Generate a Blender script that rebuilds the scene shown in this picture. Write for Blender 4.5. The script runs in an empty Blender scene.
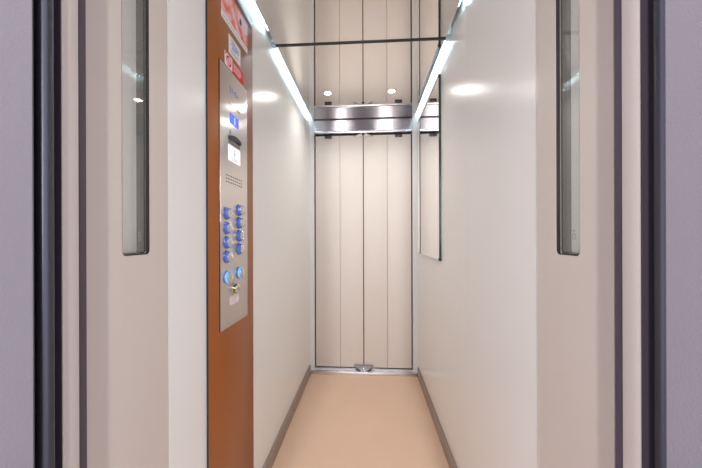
import bpy, bmesh, math, random
from mathutils import Vector, Matrix
random.seed(4)
PI = math.pi
SC = bpy.context.scene
COL = SC.collection

# ------------------------------------------------------------------ camera, world, exposure
cam_d = bpy.data.cameras.new('camera')
cam = bpy.data.objects.new('camera', cam_d)
COL.objects.link(cam)
cam.location = (0, 0, 1.1566)
cam.rotation_euler = (PI/2, 0.0031, 0.0602)
cam_d.sensor_width = 36.0
cam_d.lens = 36.0 * 287.7 / 702
cam_d.shift_y = 2.7 / 702
cam_d.clip_start = 0.02
SC.camera = cam

world = bpy.data.worlds.new('world')
SC.world = world
world.use_nodes = True
bg = world.node_tree.nodes['Background']
bg.inputs[0].default_value = (0.84, 0.79, 0.88, 1)      # hazy daylight of the stair landing
bg.inputs[1].default_value = 0.85

SC.view_settings.view_transform = 'Standard'
SC.view_settings.look = 'None'
SC.view_settings.gamma = 1.0
SC.view_settings.use_curve_mapping = False
SC.view_settings.exposure = 1.12

LED_POWER = 15.0       # emission of each LED dot
SPOT_WATT = 0.8        # each ceiling downlight
FILL_WATT = 21.5  # each added fill light behind the camera

SC.cycles.max_bounces = 14
SC.cycles.diffuse_bounces = 8
SC.cycles.glossy_bounces = 8
SC.cycles.transparent_max_bounces = 16

# two unseen narrow fill lights added behind the camera, also streaking the steel header
for lx in (-0.61, 0.38):
    ld = bpy.data.lights.new('landing_daylight', 'AREA')
    ld.shape = 'RECTANGLE'; ld.size = 0.14; ld.size_y = 1.2; ld.energy = FILL_WATT; ld.color = (1.0, 0.965, 0.93)
    lo = bpy.data.objects.new('landing_daylight', ld)
    COL.objects.link(lo)
    lo.location = (lx, -1.772, 1.70)
    lo.rotation_euler = (math.radians(90), 0, 0)

# ------------------------------------------------------------------ dimensions (metres)
XL, XR = -0.498, 0.412       # cab side walls
Y0, D = 0.70, 2.44           # cab front edge, cab back
H = 2.15                     # underside of the mirrored ceiling
CX = -0.045                  # centre line

# ------------------------------------------------------------------ materials
def mat(name, col, rough=0.5, metal=0.0, spec=0.5, noise=0.0, nscale=8.0, bump=0.0, bscale=200.0, coat=0.0, emit=None, es=0.0):
    m = bpy.data.materials.new(name)
    m.use_nodes = True
    nt = m.node_tree
    b = nt.nodes['Principled BSDF']
    c = (col[0], col[1], col[2], 1)
    b.inputs['Base Color'].default_value = c
    b.inputs['Roughness'].default_value = rough
    b.inputs['Metallic'].default_value = metal
    b.inputs['Specular IOR Level'].default_value = spec
    b.inputs['Coat Weight'].default_value = coat
    b.inputs['Coat Roughness'].default_value = 0.1
    tc = nt.nodes.new('ShaderNodeTexCoord')
    if noise > 0:
        n = nt.nodes.new('ShaderNodeTexNoise')
        n.inputs['Scale'].default_value = nscale
        n.inputs['Detail'].default_value = 4
        nt.links.new(tc.outputs['Object'], n.inputs['Vector'])
        r = nt.nodes.new('ShaderNodeMix'); r.data_type = 'RGBA'
        r.inputs['A'].default_value = tuple(max(0, v * (1 - noise)) for v in col) + (1,)
        r.inputs['B'].default_value = tuple(min(1, v * (1 + noise)) for v in col) + (1,)
        nt.links.new(n.outputs['Fac'], r.inputs['Factor'])
        nt.links.new(r.outputs['Result'], b.inputs['Base Color'])
    if bump > 0:
        n = nt.nodes.new('ShaderNodeTexNoise')
        n.inputs['Scale'].default_value = bscale
        n.inputs['Detail'].default_value = 2
        nt.links.new(tc.outputs['Object'], n.inputs['Vector'])
        bp = nt.nodes.new('ShaderNodeBump')
        bp.inputs['Strength'].default_value = bump
        bp.inputs['Distance'].default_value = 0.002
        nt.links.new(n.outputs['Fac'], bp.inputs['Height'])
        nt.links.new(bp.outputs['Normal'], b.inputs['Normal'])
    if emit:
        b.inputs['Emission Color'].default_value = (emit[0], emit[1], emit[2], 1)
        b.inputs['Emission Strength'].default_value = es
    return m

def brushed(name, col, rough, aniso, rot):
    m = mat(name, col, rough, 1.0)
    nt = m.node_tree; b = nt.nodes['Principled BSDF']
    t = nt.nodes.new('ShaderNodeTangent'); t.direction_type = 'UV_MAP'; t.uv_map = 'UVMap'
    nt.links.new(t.outputs[0], b.inputs['Tangent'])
    b.inputs['Anisotropic'].default_value = aniso
    b.inputs['Anisotropic Rotation'].default_value = rot
    return m

def glass_mat(name, tint):
    m = bpy.data.materials.new(name); m.use_nodes = True
    nt = m.node_tree; nt.nodes.remove(nt.nodes['Principled BSDF'])
    out = nt.nodes['Material Output']
    tr = nt.nodes.new('ShaderNodeBsdfTransparent'); tr.inputs[0].default_value = tint + (1,)
    gl = nt.nodes.new('ShaderNodeBsdfGlossy'); gl.inputs['Roughness'].default_value = 0.01
    fr = nt.nodes.new('ShaderNodeFresnel'); fr.inputs[0].default_value = 1.52
    mx = nt.nodes.new('ShaderNodeMixShader')
    ge = nt.nodes.new('ShaderNodeNewGeometry')
    ma = nt.nodes.new('ShaderNodeMapRange')          # the same reflectance on entering and leaving the pane
    ma.inputs['To Min'].default_value = 1.52; ma.inputs['To Max'].default_value = 1/1.52
    nt.links.new(ge.outputs['Backfacing'], ma.inputs['Value']); nt.links.new(ma.outputs[0], fr.inputs[0])
    nt.links.new(fr.outputs[0], mx.inputs[0]); nt.links.new(tr.outputs[0], mx.inputs[1]); nt.links.new(gl.outputs[0], mx.inputs[2])
    nt.links.new(mx.outputs[0], out.inputs[0])
    return m

M = {}
M['wall'] = mat('cream_lacquered_steel', (0.78, 0.775, 0.755), 0.23, spec=0.26, noise=0.012, nscale=2)
M['leaf'] = mat('beige_painted_steel', (0.575, 0.515, 0.468), 0.42, noise=0.015, nscale=3)
M['cabdoor'] = mat('cab_door_paint', (0.62, 0.565, 0.53), 0.55, noise=0.015, nscale=3)
M['dark_paint'] = mat('plum_grey_paint', (0.060, 0.045, 0.066), 0.5)  # shade of the recessed gap and colour fringing, put into the colour
M['landing'] = mat('lavender_grey_plaster', (0.104, 0.094, 0.114), 0.38, noise=0.05, nscale=30, bump=0.25, bscale=260)
M['darksteel'] = mat('dark_steel', (0.09, 0.095, 0.12), 0.38, metal=0.9)
M['black'] = mat('black_rubber', (0.012, 0.012, 0.014), 0.45)
M['void'] = mat('shaft_grey', (0.05, 0.045, 0.045), 0.8)
M['floor'] = mat('peach_vinyl', (0.70, 0.50, 0.37), 0.42, noise=0.05, nscale=5)
M['stone'] = mat('landing_stone', (0.42, 0.40, 0.40), 0.5, noise=0.12, nscale=25)
M['base'] = mat('bronze_skirting', (0.29, 0.225, 0.185), 0.38, metal=0.1, noise=0.04, nscale=12)
M['mirror_steel'] = mat('mirror_polished_steel', (0.70, 0.66, 0.63), 0.015, metal=1.0)
M['mirror'] = mat('mirror_silvering', (0.93, 0.93, 0.92), 0.004, metal=1.0)
M['mirror_edge'] = mat('green_glass_edge', (0.01, 0.07, 0.05), 0.12)
M['brushed'] = brushed('brushed_stainless', (0.34, 0.33, 0.365), 0.22, 0.97, 0.25)
M['plate'] = brushed('brushed_faceplate', (0.78, 0.73, 0.70), 0.28, 0.95, 0.0)
M['alu'] = mat('satin_aluminium', (0.72, 0.72, 0.74), 0.3, metal=1.0)
M['jamb'] = mat('pale_jamb', (0.66, 0.66, 0.66), 0.3)
M['brown'] = mat('copper_brown_lacquer', (0.31, 0.092, 0.016), 0.30, spec=0.32, noise=0.06, nscale=6, bump=0.05, bscale=900)
M['capsteel'] = mat('blue_grey_cap_steel', (0.30, 0.31, 0.36), 0.3, metal=1.0)
M['white'] = mat('white_card', (0.80, 0.79, 0.80), 0.5)
M['blackplate'] = mat('black_anodised', (0.02, 0.02, 0.025), 0.35)
M['red'] = mat('red_print', (0.75, 0.02, 0.035), 0.6, spec=0.2)
M['dred'] = mat('dark_red_print', (0.45, 0.0, 0.02), 0.45)
M['blueink'] = mat('blue_ink', (0.16, 0.27, 0.62), 0.5)
M['greyink'] = mat('grey_ink', (0.35, 0.34, 0.36), 0.5)
M['blackink'] = mat('black_ink', (0.03, 0.04, 0.03), 0.5)
M['chrome'] = mat('chrome', (0.75, 0.74, 0.73), 0.12, metal=1.0)
M['chrome_dark'] = mat('smoked_chrome', (0.34, 0.33, 0.34), 0.18, metal=1.0)
M['brass'] = mat('olive_brass', (0.40, 0.36, 0.12), 0.2, metal=1.0)
M['blue'] = mat('blue_lit_button', (0.05, 0.12, 0.5), 0.15, emit=(0.03, 0.17, 1.0), es=0.13)
M['blue_bright'] = mat('bright_blue_lit_button', (0.10, 0.25, 0.6), 0.15, emit=(0.08, 0.38, 1.0), es=0.5)
M['screen'] = mat('blue_screen', (0.05, 0.08, 0.4), 0.2, emit=(0.16, 0.22, 1.0), es=0.40)
M['screenlight'] = mat('screen_light_bar', (0.3, 0.4, 0.8), 0.2, emit=(0.22, 0.42, 1.0), es=0.5)
M['screendark'] = mat('screen_dark_bar', (0.05, 0.06, 0.25), 0.2, emit=(0.05, 0.08, 0.5), es=0.4)
M['litplate'] = mat('backlit_white_plate', (0.85, 0.83, 0.85), 0.35, emit=(1.0, 0.98, 1.0), es=0.22)
M['label'] = mat('pale_sticker', (0.80, 0.70, 0.68), 0.5)
M['led'] = mat('led_emitter', (0.9, 0.95, 1.0), 0.4, emit=(0.62, 0.88, 1.0), es=LED_POWER)
M['litglass'] = mat('daylit_window_pane', (0.8, 0.8, 0.8), 0.2, emit=(0.9, 0.95, 1.0), es=1.5)  # glowing surface for the made-up landing windows
M['post'] = mat('beige_frame_paint', (0.49, 0.44, 0.405), 0.45, noise=0.015, nscale=3)
M['tape'] = mat('led_tape', (0.80, 0.84, 0.86), 0.4)
M['lens'] = mat('downlight_lens', (1, 1, 1), 0.3, emit=(1.0, 0.95, 0.88), es=5.0)
M['glass'] = glass_mat('window_glass', (0.985, 0.99, 0.98))
M['frost'] = mat('frosted_pale_glass', (0.90, 0.90, 0.85), 0.35)  # opaque pale backing, added so the door windows read bright
M['spacer'] = mat('grey_spacer', (0.26, 0.26, 0.25), 0.22, metal=0.9)
M['clearcap'] = mat('clear_acrylic_cap', (0.55, 0.75, 0.80), 0.1, metal=0.3)

def poster_mat():
    m = mat('pink_red_poster_print', (0.80, 0.35, 0.33), 0.4)
    nt = m.node_tree; b = nt.nodes['Principled BSDF']
    tc = nt.nodes.new('ShaderNodeTexCoord')
    n = nt.nodes.new('ShaderNodeTexNoise'); n.inputs['Scale'].default_value = 28; n.inputs['Detail'].default_value = 1.5
    nt.links.new(tc.outputs['Object'], n.inputs['Vector'])
    r = nt.nodes.new('ShaderNodeValToRGB')
    r.color_ramp.elements[0].position = 0.34; r.color_ramp.elements[0].color = (0.80, 0.13, 0.10, 1)
    r.color_ramp.elements[1].position = 0.58; r.color_ramp.elements[1].color = (0.82, 0.55, 0.62, 1)
    e = r.color_ramp.elements.new(0.5); e.color = (0.86, 0.36, 0.32, 1)
    nt.links.new(n.outputs['Fac'], r.inputs[0]); nt.links.new(r.outputs[0], b.inputs['Base Color'])
    return m
M['poster'] = poster_mat()

# ------------------------------------------------------------------ helpers
def bx(bm, x0, x1, y0, y1, z0, z1, bev=0.0, seg=2):
    r = bmesh.ops.create_cube(bm, size=1.0)
    vs = r['verts']
    for v in vs:
        v.co = Vector(((x0+x1)/2 + v.co.x*(x1-x0), (y0+y1)/2 + v.co.y*(y1-y0), (z0+z1)/2 + v.co.z*(z1-z0)))
    if bev > 0:
        es = list({e for v in vs for e in v.link_edges})
        bmesh.ops.bevel(bm, geom=es, offset=bev, segments=seg, affect='EDGES', profile=0.5)
    return bm

def box(x0, x1, y0, y1, z0, z1, bev=0.0, seg=2):
    return bx(bmesh.new(), min(x0, x1), max(x0, x1), min(y0, y1), max(y0, y1), min(z0, z1), max(z0, z1), bev, seg)

def lathe(bm, prof, centre, axis='X', n=32, sgn=1):
    """prof: list of (radius, height along axis)."""
    rings = []
    c = Vector(centre)
    for r, h in prof:
        ring = []
        for k in range(n):
            a = 2*PI*k/n
            u, w = r*math.cos(a), r*math.sin(a)
            p = {'X': (sgn*h, u, w), 'Z': (u, w, sgn*h), 'Y': (u, sgn*h, w)}[axis]
            ring.append(bm.verts.new(c + Vector(p)))
        rings.append(ring)
    for a, b in zip(rings, rings[1:]):
        for k in range(n):
            bm.faces.new((a[k], a[(k+1) % n], b[(k+1) % n], b[k]))
    for ring in (rings[0], rings[-1]):
        try: bm.faces.new(ring)
        except ValueError: pass
    return bm

def prism(pts, z0, z1):
    """plan polygon (x, y) pulled up from z0 to z1."""
    bm = bmesh.new()
    f = bm.faces.new([bm.verts.new((x, y, z0)) for x, y in pts])
    r = bmesh.ops.extrude_face_region(bm, geom=[f])
    for v in r['geom']:
        if isinstance(v, bmesh.types.BMVert): v.co.z = z1
    return bm

def prism_yz(pts, x0, x1):
    bm = bmesh.new()
    f = bm.faces.new([bm.verts.new((x0, y, z)) for y, z in pts])
    r = bmesh.ops.extrude_face_region(bm, geom=[f])
    for v in r['geom']:
        if isinstance(v, bmesh.types.BMVert): v.co.x = x1
    return bm

def prism_xz(pts, y0, y1):
    bm = bmesh.new()
    f = bm.faces.new([bm.verts.new((x, y0, z)) for x, z in pts])
    r = bmesh.ops.extrude_face_region(bm, geom=[f])
    for v in r['geom']:
        if isinstance(v, bmesh.types.BMVert): v.co.y = y1
    return bm

def smooth(bm, ang=35):
    for f in bm.faces: f.smooth = True
    for e in bm.edges:
        if len(e.link_faces) == 2 and e.calc_face_angle(0) > math.radians(ang): e.smooth = False

def wloc(o):
    v = Vector((0, 0, 0))
    while o: v += o.location; o = o.parent
    return v

def obj(name, bm, m, parent=None, uv=None, origin=None):
    bmesh.ops.remove_doubles(bm, verts=bm.verts, dist=1e-6)
    bmesh.ops.recalc_face_normals(bm, faces=bm.faces)
    smooth(bm)
    if uv:
        L = bm.loops.layers.uv.new('UVMap')
        for f in bm.faces:
            for l in f.loops: l[L].uv = (l.vert.co[uv[0]], l.vert.co[uv[1]])
    if parent is None:
        xs = [v.co for v in bm.verts]
        loc = Vector(((min(c.x for c in xs)+max(c.x for c in xs))/2, (min(c.y for c in xs)+max(c.y for c in xs))/2, min(c.z for c in xs)))
        off = loc
    else:
        # a child's origin sits at the middle of its own mesh
        xs = [v.co for v in bm.verts]
        off = sum((c for c in xs), Vector()) / len(xs)
        loc = off - wloc(parent)
    for v in bm.verts: v.co -= off
    me = bpy.data.meshes.new(name); bm.to_mesh(me); bm.free()
    me.materials.append(m)
    o = bpy.data.objects.new(name, me); COL.objects.link(o)
    o.location = loc
    if parent: o.parent = parent
    return o

def tag(o, label=None, cat=None, group=None, kind=None):
    if label: o['label'] = label
    if cat: o['category'] = cat
    if group: o['group'] = group
    if kind: o['kind'] = kind
    return o

def thing(name, label, cat, loc, group=None):
    o = bpy.data.objects.new(name, None); COL.objects.link(o)
    o.location = loc; o.empty_display_size = 0.05
    return tag(o, label, cat, group)

def struct(name, bm, m, label=None, **k):
    return tag(obj(name, bm, m, **k), label, None, None, 'structure')

def struct_root(name, loc, label):
    o = bpy.data.objects.new(name, None); COL.objects.link(o)
    o.location = loc; o.empty_display_size = 0.05
    return tag(o, label, None, None, 'structure')

# ------------------------------------------------------------------ cab shell
struct('floor', box(XL-0.03, XR+0.03, Y0, D+0.09, -0.05, 0), M['floor'], 'peach vinyl lift cab floor')

def side_wall(name, x0, x1, YF, seams, label):
    """sheet-steel wall with shallow vertical joints on its inner face."""
    ys = [YF] + seams + [D+0.09]
    bm = bmesh.new()
    for a, b in zip(ys, ys[1:]):
        g0 = 0.0006 if a != YF else 0
        g1 = 0.0006 if b != ys[-1] else 0
        bx(bm, min(x0, x1), max(x0, x1), a+g0, b-g1, 0, H+0.06)
    bx(bm, min(x0, x1+0), max(x0, x1) , Y0, D+0.09, H+0.06, H+0.065)
    return struct(name, bm, M['wall'], label)
side_wall('wall_left', XL-0.03, XL, 0.6895, [], 'cream lacquered steel lift wall carrying the brown control panel')
side_wall('wall_right', XR, XR+0.03, Y0, [1.2415], 'cream lacquered steel lift wall carrying the narrow mirror')
struct('wall_back', box(XL-0.03, XR+0.03, D+0.055, D+0.09, 0, H+0.06), M['void'], 'dark shaft face behind the folding cab door')
struct('ceiling', box(XL-0.03, XR+0.03, Y0, D+0.09, H+0.06, H+0.09), M['wall'], 'pale roof plate above the mirrored ceiling panels')
GAP = 0.0226
YS0, YS1 = 1.460, 1.479        # black seam between the two ceiling mirrors
struct('ceiling_panel', box(XL+GAP, XR-GAP, Y0, YS0, H, H+0.012), M['mirror_steel'], 'mirror-polished ceiling panel nearer the landing')
struct('ceiling_panel', box(XL+GAP, XR-GAP, YS1, D, H, H+0.012), M['mirror_steel'], 'mirror-polished ceiling panel above the folding cab door')

def baseboard(name, x0, x1, label):
    struct(name, box(x0, x1, Y0+0.002, 2.398, 0, 0.078, 0.002), M['base'], label)
baseboard('baseboard_left', XL, XL+0.012, 'bronze skirting strip under the control panel wall')
baseboard('baseboard_right', XR-0.012, XR, 'bronze skirting strip under the mirror wall')

# ------------------------------------------------------------------ far folding door (door_1), its jambs, header and sill
DX0, DX1 = -0.456, 0.366
DZ0, DZ1 = 0.047, 2.018
jl = struct('trim_1', box(XL, DX0-0.004, 2.43, D+0.055, 0, H), M['jamb'], 'pale jamb post of the folding cab door beside the control panel wall')
jr = struct('trim_2', box(DX1+0.004, XR, 2.43, D+0.055, 0, H), M['jamb'], 'pale jamb post of the folding cab door beside the mirror wall')

hd = struct_root('trim_3', (CX, 2.43, 2.03), 'brushed stainless header above the folding cab door')
obj('shadow_gap', box(DX0-0.004, DX1+0.004, 2.4285, D+0.05, 2.1422, H-0.0003), M['black'], hd)
obj('header_plate', box(DX0-0.004, DX1+0.004, 2.425, D+0.05, 2.050, 2.142), M['brushed'], hd, uv=(0, 2))
obj('header_lip', box(DX0-0.004, DX1+0.004, 2.412, D+0.05, 2.031, 2.049, 0.003), M['alu'], hd)
sl = struct_root('trim_4', (CX, 2.42, 0), 'ribbed aluminium threshold under the folding cab door')
bm = box(XL+0.001, XR-0.001, 2.400, 2.420, 0, 0.024, 0.003)
bx(bm, XL+0.001, XR-0.001, 2.420, 2.440, 0, 0.020)
bx(bm, XL+0.001, XR-0.001, 2.4400, 2.4458, 0, 0.040)
bx(bm, DX0-0.004, DX1+0.004, 2.4475, D+0.05, 0, 0.030)
obj('threshold_rail', bm, M['alu'], sl)
obj('guide_slot', box(DX0-0.004, DX1+0.004, 2.4460, 2.4474, 0.002, 0.034), M['black'], sl)

d1 = struct_root('door_1', (CX, 2.46, DZ0), 'beige four-panel folding door at the far end of the lift')
edges = [-0.456, -0.241, -0.041, 0.161, 0.366]
for i in range(4):
    g0 = 0.006 if i == 0 else (0.004 if i == 2 else 0.0012)
    g1 = 0.006 if i == 3 else (0.004 if i == 1 else 0.0012)
    p = obj('panel', box(edges[i]+g0, edges[i+1]-g1, 2.446, 2.474, DZ0, DZ1, 0.0012), M['cabdoor'], d1)
seal = obj('rubber_seal', box(-0.0445, -0.0375, 2.450, 2.476, DZ0, DZ1), M['black'], d1)
for sx in (-0.452, 0.362):
    obj('edge_seal', box(sx-0.006, sx+0.006, 2.456, 2.476, DZ0, DZ1), M['black'], d1)
# pivot brackets, bottom (dark) and top (pale with a black pin)
bb = obj('pivot_bracket', prism_xz([(-0.041-0.080, 0.072), (-0.041+0.080, 0.072), (-0.041+0.048, 0.0245), (-0.041-0.048, 0.0245)], 2.427, 2.4398), M['capsteel'], d1)
for s in (-1, 1):
    obj('bracket_arm', prism_xz([(-0.041+s*0.084, 0.066), (-0.041+s*0.070, 0.054), (-0.041+s*0.026, 0.0245), (-0.041+s*0.048, 0.0245)], 2.422, 2.4268), M['black'], bb)
bm = lathe(bmesh.new(), [(0.0001, 0), (0.010, 0), (0.010, 0.010), (0.0001, 0.014)], (-0.041, 2.4269, 0.044), 'Y', 20, -1)
obj('pivot_pin', bm, M['chrome'], bb)
bt = obj('pivot_bracket', prism_xz([(-0.041-0.080, 2.002), (-0.041+0.080, 2.002), (-0.041+0.030, 2.028), (-0.041-0.030, 2.028)], 2.430, 2.4458), M['cabdoor'], d1)
for s in (-1, 1):
    obj('bracket_arm', prism_xz([(-0.041+s*0.080, 2.003), (-0.041+s*0.075, 2.012), (-0.041+s*0.022, 2.029), (-0.041+s*0.032, 2.029)], 2.426, 2.4298), M['black'], bt)
bm = lathe(bmesh.new(), [(0.0001, 0), (0.011, 0), (0.011, 0.010), (0.0001, 0.014)], (-0.041, 2.4299, 2.017), 'Y', 20, -1)
obj('pivot_pin', bm, M['blackplate'], bt)
for gx in (-0.338, 0.256):
    gb = obj('guide_block', box(gx-0.030, gx+0.030, 2.430, 2.4458, 1.994, 2.018, 0.002), M['blackplate'], d1)

# ------------------------------------------------------------------ landing: front wall, frame, folded landing door leaves
def rrect(y0, y1, z0, z1, r, n=6):
    pts = []
    for cy, cz, a0 in ((y1-r, z1-r, 0), (y0+r, z1-r, PI/2), (y0+r, z0+r, PI), (y1-r, z0+r, 1.5*PI)):
        for k in range(n+1):
            a = a0 + k*PI/2/n
            pts.append((cy+r*math.cos(a), cz+r*math.sin(a)))
    return pts

def holed_plate(x0, x1, outer, inner):
    bm = bmesh.new()
    loops = []
    for pts in (outer, inner):
        vs = [bm.verts.new((x0, y, z)) for y, z in pts]
        for a, b in zip(vs, vs[1:]+vs[:1]): bm.edges.new((a, b))
    bmesh.ops.triangle_fill(bm, edges=bm.edges[:], use_beauty=True)
    # drop anything filled inside the hole
    ys = [p[0] for p in inner]; zs = [p[1] for p in inner]
    kill = []
    for f in bm.faces:
        c = f.calc_center_median()
        if all(any(abs(v.co.y-y) < 1e-7 and abs(v.co.z-z) < 1e-7 for y, z in inner) for v in f.verts): kill.append(f)
    bmesh.ops.delete(bm, geom=kill, context='FACES_ONLY')
    r = bmesh.ops.extrude_face_region(bm, geom=bm.faces[:])
    for v in r['geom']:
        if isinstance(v, bmesh.types.BMVert): v.co.x = x1
    return bm

def ring(x0, x1, y0, y1, z0, z1, r, t):
    """rounded rectangular tube lining a window."""
    bm = bmesh.new()
    o = rrect(y0, y1, z0, z1, r); i = rrect(y0+t, y1-t, z0+t, z1-t, max(r-t, 0.001))
    n = len(o)
    vv = [[bm.verts.new((x, y, z)) for y, z in pts] for x, pts in ((x0, o), (x1, o), (x1, i), (x0, i))]
    for a, b in zip(vv, vv[1:]+vv[:1]):
        for k in range(n): bm.faces.new((a[k], a[(k+1) % n], b[(k+1) % n], b[k]))
    return bm

WZ0, WZ1 = 1.118, 1.85
def leaf(name, x, s, y0, y1, wy0, wy1, ey, label):
    """s = +1 when the leaf's thickness runs towards +x. x is the face seen from the opening."""
    T = 0.036
    root = struct_root(name, (x+s*T/2, (y0+y1)/2, 0.012), label)
    fr = obj('leaf_panel', holed_plate(x, x+s*T, [(y0, 0.012), (y1, 0.012), (y1, 2.03), (y0, 2.03)], rrect(wy0, wy1, WZ0, WZ1, 0.010)), M['leaf'], root)
    obj('window_gasket', ring(x+s*0.0012, x+s*0.0055, wy0+0.0002, wy1-0.0002, WZ0+0.0002, WZ1-0.0002, 0.010, 0.0020), M['black'], root)
    obj('window_spacer', ring(x+s*0.0105, x+s*(T-0.008), wy0+0.0002, wy1-0.0002, WZ0+0.0002, WZ1-0.0002, 0.010, 0.005), M['spacer'], root)
    g = obj('window_glass', prism_yz(rrect(wy0+0.0004, wy1-0.0004, WZ0+0.0004, WZ1-0.0004, 0.010), x+s*0.006, x+s*0.010), M['glass'], root)
    tag(obj('frosted_back_pane', prism_yz(rrect(wy0+0.0004, wy1-0.0004, WZ0+0.0004, WZ1-0.0004, 0.010), x+s*(T-0.0075), x+s*(T-0.0035)), M['frost'], root), 'pale frosted inner pane')
    obj('window_gasket', box(x+s*0.0008, x+s*0.0056, wy1-0.0058, wy1-0.0023, WZ0+0.004, WZ1-0.004), M['black'], root)
    # small etched mark near the bottom of the pane
    bm = bmesh.new()
    xa, xb = x+s*0.0056, x+s*0.0059
    def st(a, b, c, d): bx(bm, min(xa, xb), max(xa, xb), ey+a, ey+b, 1.150+c, 1.150+d)
    st(-0.004, 0.004, 0.0, 0.0012); st(-0.004, 0.004, 0.010, 0.0112); st(-0.004, -0.0028, 0.0, 0.011); st(0.0028, 0.004, 0.0, 0.011)
    st(-0.004, 0.004, 0.017, 0.0182); st(-0.001, 0.0002, 0.013, 0.018)
    obj('etched_mark', bm, M['greyink'], g)
    # second leaf folded flat behind the first
    obj('folded_panel', box(x+s*(T+0.012), x+s*(2*T+0.012), y0+0.005, y1-0.002, 0.012, 2.03, 0.002), M['leaf'], root)
    for hz in (0.40, 1.0, 1.6, 1.9):
        pass
    return root
leaf('door_2', -0.4985, -1, 0.479, 0.688, 0.5545, 0.6295, 0.606, 'beige landing door leaf folded open on the control panel side with narrow window')
leaf('door_3', 0.397, 1, 0.4906, 0.697, 0.5655, 0.635, 0.590, 'beige landing door leaf folded open on the mirror side with narrow window')
# hinge pins in the dark gap behind the jambs
LAND_TOP = 2.45
# frame post (jamb), rounded dark steel edge bar, and landing wall for either side
def landing_side(s, jx, jy0, jy1, bar, wx, wy, n1, n2, wname, names):
    struct(n1, box(jx, jx+s*0.0022, jy0+0.0006, jy1, 0, 2.06, 0.0008), M['post'], names[0])
    struct(n2, box(jx+s*0.0023, jx+s*0.035, jy0+0.0004, jy1+0.0145, 0, 2.06), M['dark_paint'], names[1])
    bmx = lathe(bmesh.new(), [(bar[2], 0), (bar[2], 2.06)], (bar[0], bar[1], 0), 'Z', 32)
    pts = [(wx, wy), (wx, wy-0.0015), (wx+s*1.0, wy-0.0015), (wx+s*1.0, wy+0.20), (wx+s*0.14, wy+0.20), (wx+s*0.05, wy+0.02), (wx+s*0.012, wy)]
    w = struct(wname, prism(pts, 0, LAND_TOP), M['landing'], names[2])
    return bmx
bl = landing_side(-1, -0.470, 0.4146, 0.4407, (-0.4668, 0.388, 0.010), -0.4547, 0.365, 'trim_5', 'trim_6', 'wall_front_left',
    ('beige frame post beside the landing door leaf on the control panel side', 'plum grey back of the frame post on the control panel side', 'lavender grey landing wall on the control panel side'))
struct('trim_7', bl, M['darksteel'], 'dark rounded steel edge bar on the control panel side of the opening')
br = landing_side(1, 0.360, 0.4044, 0.4315, (0.3755, 0.388, 0.010), 0.353, 0.365, 'trim_8', 'trim_9', 'wall_front_right',
    ('beige frame post beside the landing door leaf on the mirror side', 'plum grey back of the frame post on the mirror side', 'lavender grey landing wall on the mirror side'))
struct('trim_10', br, M['darksteel'], 'dark rounded steel edge bar on the mirror side of the opening')
# pockets behind the folded leaves, lintel, landing floor
struct('wall_side_left', box(-0.66, -0.64, 0.58, Y0, 0, 2.2), M['void'], 'dark shaft lining behind the folded leaf on the control panel side')
struct('wall_side_right', box(0.53, 0.55, 0.58, Y0, 0, 2.2), M['void'], 'dark shaft lining behind the folded leaf on the mirror side')
struct('wall_front_top', box(-0.66, 0.56, 0.372, Y0, 2.065, LAND_TOP), M['landing'], 'lavender grey landing wall over the opening')
struct('wall_landing_back', box(-1.6, 1.5, -1.82, -1.80, 0, LAND_TOP), M['landing'], 'lavender grey landing wall opposite the lift')
for k, lx in enumerate((-0.61, 0.38)):                  # made-up windows dressing the two added fill lights
    w = struct_root('window_%d' % (k+1), (lx, -1.79, 1.08), 'narrow tall landing window opposite the lift')
    bm = bmesh.new()
    for x0, x1, z0, z1 in ((-0.10, -0.071, 1.07, 2.33), (0.071, 0.10, 1.07, 2.33), (-0.0709, 0.0709, 1.07, 1.099), (-0.0709, 0.0709, 2.301, 2.33)):
        bx(bm, lx+x0, lx+x1, -1.7995, -1.765, z0, z1)
    obj('window_frame', bm, M['jamb'], w)
    obj('window_pane', box(lx-0.0705, lx+0.0705, -1.795, -1.785, 1.0995, 2.3005), M['litglass'], w)
struct('floor_landing', box(-1.6, 1.5, -1.8, Y0-0.002, -0.05, 0), M['stone'], 'grey stone landing floor in front of the lift')

# ------------------------------------------------------------------ wall mirror
mr = thing('wall_mirror', 'tall narrow frameless mirror on the cream wall, with dark green glass edge', 'mirror', (XR, 1.99, 1.022))
MY0, MY1, MZ0, MZ1 = 1.654, 2.335, 1.026, 2.066
obj('mirror_glass', box(XR-0.013, XR-0.001, MY0+0.0006, MY1, MZ0, MZ1), M['mirror'], mr)
tag(obj('polished_edge', box(XR-0.013, XR-0.0012, MY0-0.0004, MY0+0.0004, MZ0+0.012, MZ1-0.012), M['mirror_edge'], mr), 'dark green polished glass edge')
obj('bottom_channel', box(XR-0.016, XR-0.0005, MY0+0.004, MY1, MZ0-0.006, MZ0-0.0004), M['alu'], mr)
obj('top_channel', box(XR-0.016, XR-0.0005, MY0+0.004, MY1, MZ1+0.0004, MZ1+0.006), M['capsteel'], mr)
for z0, z1 in ((MZ0-0.008, MZ0+0.011), (MZ1-0.011, MZ1+0.008)):
    obj('corner_clip', box(XR-0.0165, XR-0.0005, MY0-0.003, MY0+0.0036, z0, z1, 0.001), M['blackplate'], mr)

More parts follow.
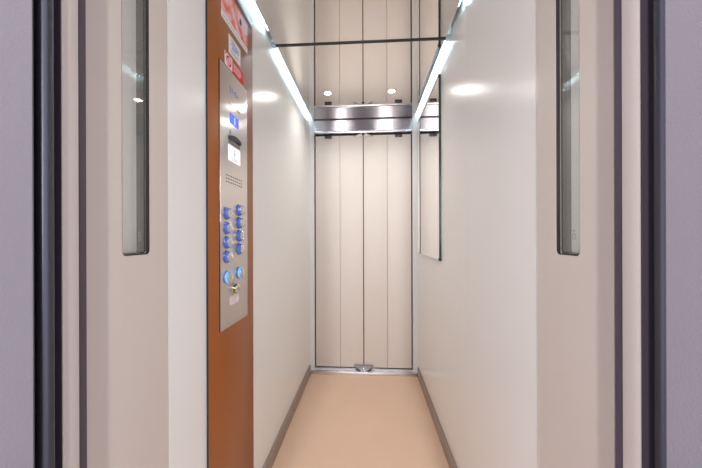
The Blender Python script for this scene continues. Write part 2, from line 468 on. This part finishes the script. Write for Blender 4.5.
# ------------------------------------------------------------------ ceiling fittings
def downlight(x, y, label):
    t = thing('ceiling_downlight', label, 'ceiling light', (x, y, H-0.004), 'recessed downlights in the mirrored ceiling')
    obj('trim_ring', lathe(bmesh.new(), [(0.0255, 0.0005), (0.029, 0.0005), (0.030, 0.0015), (0.029, 0.003), (0.0255, 0.0025)], (x, y, H), 'Z', 36, -1), M['chrome'], t)
    obj('lens', lathe(bmesh.new(), [(0.0250, 0.0004), (0.0250, 0.0018), (0.018, 0.0040), (0.010, 0.0052), (0.0005, 0.0056)], (x, y, H), 'Z', 36, -1), M['lens'], t)
    L = bpy.data.lights.new('downlight_lamp', 'AREA')
    L.shape = 'DISK'; L.size = 0.048; L.spread = math.radians(142); L.energy = SPOT_WATT; L.color = (1.0, 0.965, 0.92)
    lo = bpy.data.objects.new('downlight_lamp', L); COL.objects.link(lo)
    lo.parent = t; lo.location = (0, 0, -0.004)
downlight(-0.278, 1.975, 'small bright round downlight in the mirrored ceiling on the control panel side')
downlight(0.161, 1.975, 'small bright round downlight in the mirrored ceiling on the wall mirror side')

def led(side, y0, y1, label):
    s = 1 if side == 'L' else -1                     # the panel edge faces the wall
    xe = XL+GAP if side == 'L' else XR-GAP
    t = thing('led_strip', label, 'light strip', (xe, (y0+y1)/2, H), 'LED strips along the ceiling edges')
    obj('tape', box(xe-s*0.0002, xe-s*0.0020, y0, y1, H+0.001, H+0.011), M['tape'], t)
    bm = bmesh.new()
    n = int((y1-y0)/0.0165)
    for k in range(n):
        y = y0 + (k+0.5)*(y1-y0)/n
        xa, xb = sorted((xe-s*0.0022, xe-s*0.0040))
        bx(bm, xa, xb, y-0.0045, y+0.0045, H+0.002, H+0.009)
    obj('emitters', bm, M['led'], t)
    for y in (y0, y1):
        obj('end_cap', box(xe-s*0.0002, xe-s*0.008, y-0.003 if y == y0 else y+0.0004, y-0.0004 if y == y0 else y+0.003, H+0.0005, H+0.0115, 0.0006), M['clearcap'], t)
led('L', 0.74, 1.36, 'cold white LED strip at the ceiling edge directly above the brown control panel')
led('L', 1.49, 2.42, 'cold white LED strip at the ceiling edge between control panel and folding door')
led('R', 0.74, 1.27, 'cold white LED strip at the ceiling edge over the bare wall before the mirror')
led('R', 1.49, 2.42, 'cold white LED strip at the ceiling edge directly above the wall mirror')

sm = thing('ceiling_seam_bar', 'black bar across the mirrored ceiling joining its two panels', 'seam bar', (CX, (YS0+YS1)/2, H))
obj('bar', box(XL+0.022, XR-0.022, YS0+0.001, YS1-0.001, H-0.003, H+0.012, 0.001), M['black'], sm)
for xa, xb in ((XL+0.0005, XL+0.0215), (XR-0.0215, XR-0.0005)):
    tag(obj('end_bracket', box(xa, xb, YS0-0.002, YS1+0.002, H-0.007, H+0.012, 0.002), M['clearcap'], sm), 'clear end bracket')

# ------------------------------------------------------------------ control panel
XF = XL + 0.005             # fascia face
XP = XF + 0.003             # faceplate face
FY0, FY1 = 0.858, 1.205
cp = thing('control_panel', 'tall copper-brown lift control panel with steel faceplate and blue-lit buttons', 'control panel', (XL, (FY0+FY1)/2, 0.02))
obj('fascia', box(XL+0.0004, XF, FY0, FY1, 0.02, 2.043, 0.0012), M['brown'], cp)
obj('edge_trim', box(XL+0.0004, XF+0.0006, FY0-0.0022, FY0-0.0002, 0.02, 2.043), M['blackplate'], cp)
obj('top_cap', box(XL+0.0004, XF+0.002, FY0, FY1, 2.0435, 2.078, 0.001), M['capsteel'], cp)
PY0, PY1, PZ0, PZ1 = 0.927, 1.141, 0.840, 1.750
fp = tag(obj('faceplate', box(XF+0.0003, XP, PY0, PY1, PZ0, PZ1, 0.0008), M['plate'], cp, uv=(1, 2)), 'brushed steel faceplate')
obj('shadow_gasket', box(XF+0.0002, XF+0.0022, PY0-0.0025, PY0-0.0003, PZ0, PZ1), M['black'], cp)  # black strip along the near edge of the faceplate

def flat(name, y0, y1, z0, z1, m, parent, x0=XP+0.0002, t=0.0008, bev=0):
    return obj(name, box(x0, x0+t, y0, y1, z0, z1, bev), m, parent)
# floor display
ds = flat('display', 0.994, 1.062, 1.563, 1.600, M['screen'], cp, t=0.001)
flat('display_bar', 1.024, 1.034, 1.567, 1.594, M['screenlight'], ds, x0=XP+0.0014, t=0.0003)
flat('display_bar', 1.052, 1.057, 1.566, 1.594, M['screendark'], ds, x0=XP+0.0014, t=0.0003)
# engraved line and small blue emblem above the display
bm = box(XP+0.0002, XP+0.0005, 0.986, 1.050, 1.6300, 1.6325)
bx(bm, XP+0.0002, XP+0.0005, 1.044, 1.074, 1.6270, 1.6340)
obj('engraved_line', bm, M['greyink'], cp)
bm = bmesh.new()
for k, (y, z, w, h) in enumerate(((0.998, 1.684, 0.004, 0.026), (1.014, 1.690, 0.012, 0.004), (1.018, 1.682, 0.020, 0.004), (1.040, 1.688, 0.010, 0.012), (1.054, 1.682, 0.012, 0.006), (1.036, 1.676, 0.022, 0.003))):
    bx(bm, XP+0.0002, XP+0.0005, y-w/2, y+w/2, z-h/2, z+h/2)
obj('printed_emblem', bm, M['blueink'], cp)
# bell mark under the display
bm = prism_yz([(0.988, 1.524), (1.006, 1.524), (1.002, 1.530), (1.001, 1.537), (0.997, 1.541), (0.993, 1.537), (0.992, 1.530)], XP+0.0002, XP+0.0006)
obj('bell_mark', bm, M['greyink'], cp)
# emergency lamp lens: arched dark visor over a grey lens
vz = [(0.982, 1.500), (0.982, 1.514)] + [(0.982+0.092*k/8, 1.514+0.008*math.sin(PI*k/8)+0.0045*k/8) for k in range(1, 8)] + [(1.074, 1.5185), (1.074, 1.506)] + \
     [(1.074-0.092*k/8, 1.506+0.0045*math.sin(PI*k/8)-0.006*k/8) for k in range(1, 8)]
eml = flat('lamp_lens', 0.984, 1.072, 1.488, 1.510, M['spacer'], cp, t=0.001)
obj('lamp_visor', prism_yz(vz, XP+0.0014, XP+0.006), M['blackplate'], eml)
# backlit capacity plate with a pale pictogram
lp = flat('capacity_plate', 0.982, 1.075, 1.428, 1.485, M['litplate'], cp, t=0.0012)
bm = lathe(bmesh.new(), [(0.0001, 0), (0.0045, 0), (0.0045, 0.0003), (0.0001, 0.0003)], (XP+0.0016, 1.028, 1.471), 'X', 16)
bx(bm, XP+0.0016, XP+0.0019, 1.0235, 1.0325, 1.455, 1.466)
bx(bm, XP+0.0016, XP+0.0019, 1.0255, 1.0305, 1.446, 1.455)
for z, a, b in ((1.440, 0.996, 1.058), (1.434, 1.004, 1.050)):
    bx(bm, XP+0.0016, XP+0.0019, a, b, z-0.001, z+0.001)
obj('pictogram', bm, mat('pale_grey_ink', (0.55, 0.54, 0.56), 0.5), lp)
# speaker grille: three rows of slots
bm = bmesh.new()
for r in range(3):
    for k in range(8):
        y = 0.970 + k*0.0165; z = 1.373 - r*0.0115
        bx(bm, XP+0.0002, XP+0.0005, y-0.0055, y+0.0055, z-0.0017, z+0.0017)
obj('speaker_grille', bm, M['blackplate'], cp)

def button(y, z, lit='blue'):
    """chrome flange, blue-lit translucent collar, domed chrome cap with a dark engraved ring."""
    b = obj('button', lathe(bmesh.new(), [(0.0001, 0.0002), (0.0212, 0.0002), (0.0228, 0.0012), (0.0228, 0.0030), (0.0214, 0.0042), (0.0001, 0.0042)], (XP, y, z), 'X', 36), M['chrome_dark'], cp)
    obj('lit_collar', lathe(bmesh.new(), [(0.0001, 0.0044), (0.0192, 0.0044), (0.0186, 0.0132), (0.0001, 0.0132)], (XP, y, z), 'X', 36), M[lit], b)
    obj('button_cap', lathe(bmesh.new(), [(0.0001, 0.0134), (0.0190, 0.0134), (0.0187, 0.0158), (0.0160, 0.0182), (0.0135, 0.0188), (0.0128, 0.0178), (0.0100, 0.0190), (0.0001, 0.0200)], (XP, y, z), 'X', 36), M['chrome'], b)
    return b
for z in (1.239, 1.188, 1.138, 1.088): button(0.966, z)
for z in (1.258, 1.210, 1.161, 1.112): button(1.062, z)
button(0.966, 1.018, 'blue_bright'); button(1.062, 1.022, 'blue_bright')
ks = tag(obj('key_switch', lathe(bmesh.new(), [(0.0001, 0.0002), (0.0212, 0.0002), (0.0228, 0.0012), (0.0228, 0.0030), (0.0214, 0.0042), (0.0001, 0.0042)], (XP, 1.024, 0.969), 'X', 36), M['chrome'], cp), 'chrome key switch with olive barrel')
obj('key_barrel', lathe(bmesh.new(), [(0.0001, 0.0044), (0.0186, 0.0044), (0.0175, 0.0130), (0.0001, 0.0130)], (XP, 1.024, 0.969), 'X', 36), M['brass'], ks)
obj('key_face', lathe(bmesh.new(), [(0.0001, 0.0132), (0.0178, 0.0132), (0.0165, 0.0160), (0.0130, 0.0175), (0.0001, 0.0185)], (XP, 1.024, 0.969), 'X', 36), M['chrome'], ks)
obj('key_slot', box(XP+0.0187, XP+0.0191, 1.0228, 1.0252, 0.962, 0.976), M['black'], ks)

# ------------------------------------------------------------------ signs and stickers on the panel
def sign(name, label, cat, y0, y1, z0, z1, x=XF):
    return thing(name, label, cat, (x, (y0+y1)/2, z0))
po = sign('poster', 'largest sign, pink and red with a white bottom strip, topmost on the brown control panel', 'sign', 0.941, 1.151, 1.904, 2.024)
obj('poster_print', box(XF+0.0002, XF+0.0012, 0.941, 1.151, 1.927, 2.024), M['poster'], po)
obj('poster_strip', box(XF+0.0002, XF+0.0012, 0.941, 1.151, 1.904, 1.9268), M['white'], po)
bm = bmesh.new()
for k in range(11):
    y = 0.952 + k*0.0175
    bx(bm, XF+0.0014, XF+0.0016, y, y+0.012, 1.9135, 1.9165)
obj('caption_line', bm, M['greyink'], po)
bm = bmesh.new()
bx(bm, XF+0.0014, XF+0.0016, 1.078, 1.096, 1.978, 1.994); bx(bm, XF+0.0014, XF+0.0016, 1.083, 1.091, 1.994, 2.002)
obj('black_figure', bm, M['blackink'], po)
bm = prism_yz([(1.060, 2.020), (1.149, 2.020), (1.149, 1.978), (1.122, 1.966), (1.085, 1.990)], XF+0.0013, XF+0.00135)
obj('pale_area', bm, mat('pale_pink_print', (0.80, 0.66, 0.74), 0.45), po)

no = sign('notice', 'small white notice with blue print between the pink poster and the red label', 'sign', 0.9930, 1.0860, 1.8140, 1.8800)
obj('card', box(XF+0.0002, XF+0.0012, 0.9930, 1.0860, 1.8140, 1.8800), M['white'], no)
bm = bmesh.new()
for z, a, b in ((1.8690, 1.0110, 1.0410), (1.8620, 1.0150, 1.0710), (1.8550, 1.0110, 1.0670), (1.8480, 1.0210, 1.0730), (1.8420, 1.0170, 1.0510)):
    y = a
    while y < b:
        w = random.uniform(0.006, 0.014); bx(bm, XF+0.0014, XF+0.0016, y, min(y+w, b), z-0.0022, z+0.0022); y += w+0.003
obj('blue_print', bm, M['blueink'], no)
bm = bmesh.new()
for z, a, b in ((1.8310, 1.0070, 1.0730), (1.8250, 1.0070, 1.0610)): bx(bm, XF+0.0014, XF+0.0016, a, b, z-0.001, z+0.001)
obj('grey_print', bm, M['greyink'], no)

rl = sign('warning_label', 'red label with white lines and a red ring symbol, just above the steel faceplate', 'sign', 0.9640, 1.1090, 1.7570, 1.8020)
obj('red_field', box(XF+0.0002, XF+0.0012, 1.0190, 1.1090, 1.7570, 1.8020), M['red'], rl)
obj('symbol_field', box(XF+0.0002, XF+0.0012, 0.9640, 1.0188, 1.7570, 1.8020), M['white'], rl)
bm = bmesh.new()
n = 28; yc, zc_ = 0.9920, 1.7795
vv = [[bm.verts.new((x, yc+r*1.0*math.cos(2*PI*k/n), zc_+r*math.sin(2*PI*k/n))) for k in range(n)] for x, r in ((XF+0.0014, 0.0185), (XF+0.0017, 0.0185), (XF+0.0017, 0.0135), (XF+0.0014, 0.0135))]
for a, b in zip(vv, vv[1:]+vv[:1]):
    for k in range(n): bm.faces.new((a[k], a[(k+1) % n], b[(k+1) % n], b[k]))
d = 0.0022
pv = [(yc-0.012-d, zc_+0.012-d), (yc-0.012+d, zc_+0.012+d), (yc+0.012+d, zc_-0.012+d), (yc+0.012-d, zc_-0.012-d)]
f = [bm.verts.new((XF+0.0014, y, z)) for y, z in pv]; g = [bm.verts.new((XF+0.0017, y, z)) for y, z in pv]
bm.faces.new(f); bm.faces.new(g)
for k in range(4): bm.faces.new((f[k], f[(k+1) % 4], g[(k+1) % 4], g[k]))
bx(bm, XF+0.0014, XF+0.0017, 0.9660, 0.9740, 1.7930, 1.8000)
obj('ring_symbol', bm, M['red'], rl)
bm = bmesh.new()
for z, a, b in ((1.7920, 1.0270, 1.0860), (1.7840, 1.0270, 1.0950), (1.7760, 1.0270, 1.0910), (1.7680, 1.0270, 1.0810)):
    y = a
    while y < b:
        w = random.uniform(0.008, 0.018); bx(bm, XF+0.0014, XF+0.0016, y, min(y+w, b), z-0.0018, z+0.0018); y += w+0.003
obj('white_print', bm, M['white'], rl)
obj('dark_dot', lathe(bmesh.new(), [(0.0001, 0), (0.006, 0), (0.006, 0.0003), (0.0001, 0.0003)], (XF+0.0014, 1.1010, 1.7795), 'X', 20), M['dred'], rl)

st = sign('sticker', 'small pale sticker on the steel faceplate under the key switch', 'sticker', 0.990, 1.062, 0.916, 0.946, XP)
obj('paper', box(XP+0.0002, XP+0.0006, 0.990, 1.062, 0.914, 0.9445), M['label'], st)
bm = bmesh.new()
for z, a, b in ((0.938, 0.998, 1.050), (0.930, 0.998, 1.054), (0.922, 0.998, 1.040)): bx(bm, XP+0.0008, XP+0.001, a, b, z-0.0012, z+0.0012)
obj('faint_print', bm, mat('faint_pink_ink', (0.62, 0.50, 0.50), 0.5), st)
